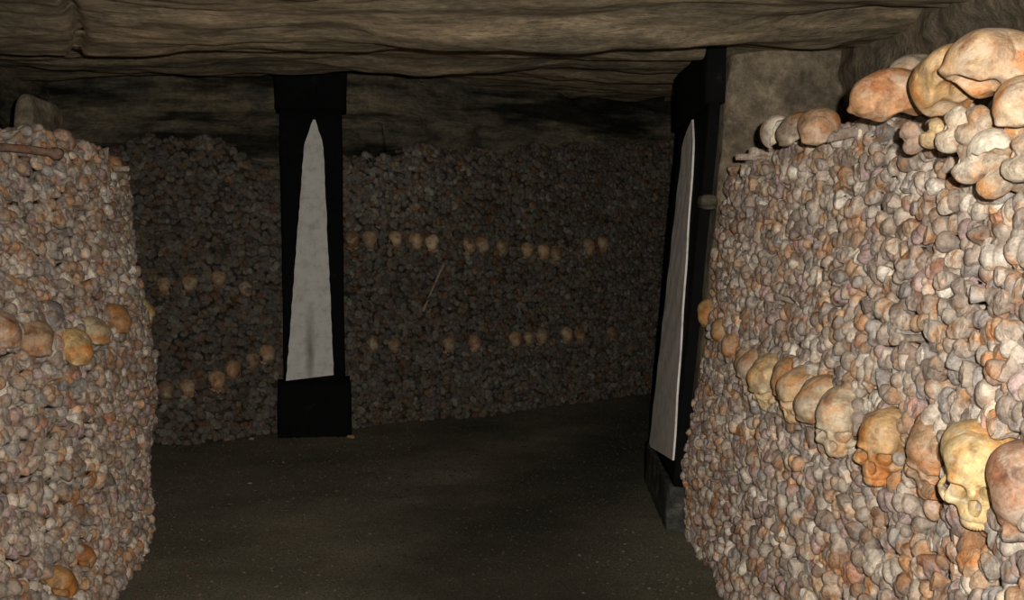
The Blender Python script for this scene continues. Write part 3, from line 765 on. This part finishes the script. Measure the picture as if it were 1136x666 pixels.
# ------------------------------------------------------------------ painted pillars
def box_faces(lo, hi, n=8, amp=.004, seed=0, shear=(0, 0)):
    return rough_block('b', lo, hi, None, amp, n, seed, shear)
def pillar(name, origin, angle, W, D, H, capz, plz, shear, ob, label, white, capW, capover, plW, plM):
    """local x along the painted face, local -y out of the face; ob: outline of the obelisk on the face (x, z)"""
    root = bpy.data.objects.new(name, None); C.objects.link(root)
    root.location = origin; root.rotation_euler.z = angle; tag(root, label, 'pillar', 'painted pillars at the corridor corners')
    sh = lambda z: shear*z/H
    V, Fc = box_faces((-W/2, 0, plz-.02), (W/2, D, capz+.02), 16, .005, 1, (0, shear*(capz-plz+.04)/H))
    V = np.array(V); V[:, 1] += sh(plz-.02); obj('shaft', mesh_np('shaft', V, Fc, M_BLACK), root)
    V, Fc = box_faces((-capW/2, -capover, capz), (capW/2, D+.02, H), 12, .010, 2, (0, 0)); V = np.array(V); V[:, 1] += sh(capz)
    obj('capital', mesh_np('capital', V, Fc, M_BLACK), root)
    V, Fc = box_faces((-plW/2, -.02, -.03), (plW/2, D+.02, plz), 12, .012, 3, (0, sh(plz)))
    obj('plinth', mesh_np('plinth', V, Fc, plM), root)
    # obelisk: a thin coat of whitewash with ragged edges and a chipped tip
    n = 46; L, R = [], []
    zs = np.linspace(0, 1, n)
    (xl0, zl0), (xr0, zr0), (xls, zls), (xrs, zrs), (xa, za) = ob
    for t in zs:
        # left and right edges follow base -> shoulder -> apex
        z_l = zl0+(za-zl0)*t; z_r = zr0+(za-zr0)*t
        xl = np.interp(z_l, [zl0, zls, za], [xl0, xls, xa-.008]); xr = np.interp(z_r, [zr0, zrs, za], [xr0, xrs, xa+.008])
        L.append((xl+random.uniform(-.003, .003), z_l)); R.append((xr+random.uniform(-.003, .003), z_r))
    V, Fc = [], []; m = 7
    cx_ = (xl0+xr0)/2; cz = zl0
    for (xl, zl), (xr, zr) in zip(L, R):
        for q in range(m):
            f = q/(m-1); x = xl+(xr-xl)*f; z = zl+(zr-zl)*f
            V.append((x-cx_, sh(z)-.0115-.0015*math.sin(x*30+z*20), z-cz))
    Fc = grid_faces(n, m); nv = len(V)
    # thickness
    V += [(x, y+.010, z) for x, y, z in V]
    Fc = [f for f in Fc]+[tuple(i+nv for i in f[::-1]) for f in Fc]
    edge = [i*m for i in range(n)]+[(n-1)*m+q for q in range(1, m)]+[i*m+m-1 for i in range(n-2, -1, -1)]+[q for q in range(m-2, 0, -1)]
    for i in range(len(edge)):
        a_, b_ = edge[i], edge[(i+1) % len(edge)]; Fc.append((a_, b_, b_+nv, a_+nv))
    o = obj('obelisk', mesh_np('obelisk', V, Fc, white, False), root); o.location = (cx_, 0, cz); o['label'] = 'white painted obelisk'
    return root
# left pillar: faces the camera
a_ = math.radians(11)
def face_xz(px, py, origin, ang, shear, H):
    """where the pixel's ray meets the painted face, in the face's own coordinates"""
    r = fwd+(px-568)/F*np.array([1., 0, 0])+(333-py)/F*upv
    ex = np.array([math.cos(ang), math.sin(ang), 0]); ey = np.array([-math.sin(ang), math.cos(ang), 0]); o = np.array(origin, float)
    # plane: ey.(p-o) = shear*z/H
    nn = ey-np.array([0, 0, shear/H]); t = (nn @ (o-CAM)) / (nn @ r) if False else (-(nn @ (CAM-o)))/(nn @ r)
    p = CAM+r*t; return float(ex @ (p-o)), float(p[2])
OL = at(349.5, 470, 7.35); OL[2] = 0; HL = 2.72
q = lambda px, py: face_xz(px, py, OL, a_, .05, HL)
obL = [q(317.5, 422.5), q(370.5, 416), q(337.5, 160), q(358.5, 160), q(348.5, 133)]
capz = q(348, 121)[1]; plz = q(345, 424)[1]; print('left pillar', obL, capz, plz, q(348, 78), q(345, 478))
pillar('painted_pillar', OL, a_, .45, .32, q(348, 76)[1], capz, plz, .05, obL, 'black painted pillar facing the corridor with broad white obelisk and grimy streak', M_WHITE, .52, .03, .54, M_BLACK)
# right pillar: seen edge on, its painted face looks across the corridor
ang = -math.pi/2 - .028
OR = np.array([.815, 5.45, 0]); HR = 2.45; SR = .20
q = lambda px, py: face_xz(px, py, OR+np.array([0, .05, 0]), ang, SR, HR)
obR = [q(722, 495), q(748.5, 511), q(759.5, 158), q(771.5, 158), q(769.5, 133)]
print('right pillar', obR, q(742, 110), q(745, 580), q(715, 520), q(785, 200))
pillar('painted_pillar', OR+np.array([0, .05, 0]), ang, 1.10, .05, 2.45, 2.15, .24, SR, obR, 'black painted pillar seen nearly edge on with narrow slanting white obelisk', M_WHITE2, 1.18, .02, 1.13, M_PLINTH)

# ------------------------------------------------------------------ loose gravel
ico = [(0, 0, 1), (.9, 0, .45), (.28, .85, .45), (-.72, .53, .45), (-.72, -.53, .45), (.28, -.85, .45), (.72, .53, -.4), (-.28, .85, -.4), (-.9, 0, -.4), (-.28, -.85, -.4), (.72, -.53, -.4), (0, 0, -.9)]
ff = [(0, 1, 2), (0, 2, 3), (0, 3, 4), (0, 4, 5), (0, 5, 1), (1, 6, 2), (2, 6, 7), (2, 7, 3), (3, 7, 8), (3, 8, 4), (4, 8, 9), (4, 9, 5), (5, 9, 10), (5, 10, 1), (1, 10, 6), (6, 11, 7), (7, 11, 8), (8, 11, 9), (9, 11, 10), (10, 11, 6)]
items = []
while len(items) < 9000:
    y = random.uniform(1.5, 9.5); x = random.uniform(-2.6, 2.0)
    if x > .80 and y < 6.3: continue
    s_ = random.choice([.004, .005, .006, .008, .011]); g = random.uniform(.07, .15) if x < -.7 or (x > .3 and y < 5) else random.uniform(.03, .075)
    if random.random() < .003: g = .3
    items.append(dict(kd=0, sc=s_, P=np.array([x, y, .018*fbm((x*1.5, y*1.5, 0))+.008*fbm((x*9, y*9, 3))+s_*.2]), R=np.array(Matrix.Rotation(random.uniform(0, 6), 3, 'Z'))@np.diag([1, 1, .6]), col=np.array([g*1.1, g*.88, g*.68])))
o_ = obj('gravel', bake('gravel', items, [(np.array(ico), ff)], M_BONE_A)); tag(o_, 'fine loose gravel scattered over the dark corridor floor', 'gravel', None, 'stuff')

# ------------------------------------------------------------------ light: the flash beside the lens, a very faint ambient fill added through the world
ld = bpy.data.lights.new('camera_flash', 'SPOT'); ld.energy = 440; ld.spot_size = math.radians(128); ld.spot_blend = 1.0; ld.shadow_soft_size = .012; ld.color = (1.0, .95, .88)
lo_ = bpy.data.objects.new('camera_flash', ld); C.objects.link(lo_); lo_.location = (.07, .0, 1.56); lo_.rotation_euler = (PI/2-TH, 0, 0)
w = bpy.data.worlds.new('dark'); bpy.context.scene.world = w; w.use_nodes = True
w.node_tree.nodes['Background'].inputs[0].default_value = (.5, .55, .6, 1); w.node_tree.nodes['Background'].inputs[1].default_value = .006
sc = bpy.context.scene
sc.view_settings.view_transform = 'Standard'; sc.view_settings.look = 'None'; sc.view_settings.exposure = 0; sc.view_settings.gamma = 1
sc.view_settings.use_curve_mapping = False
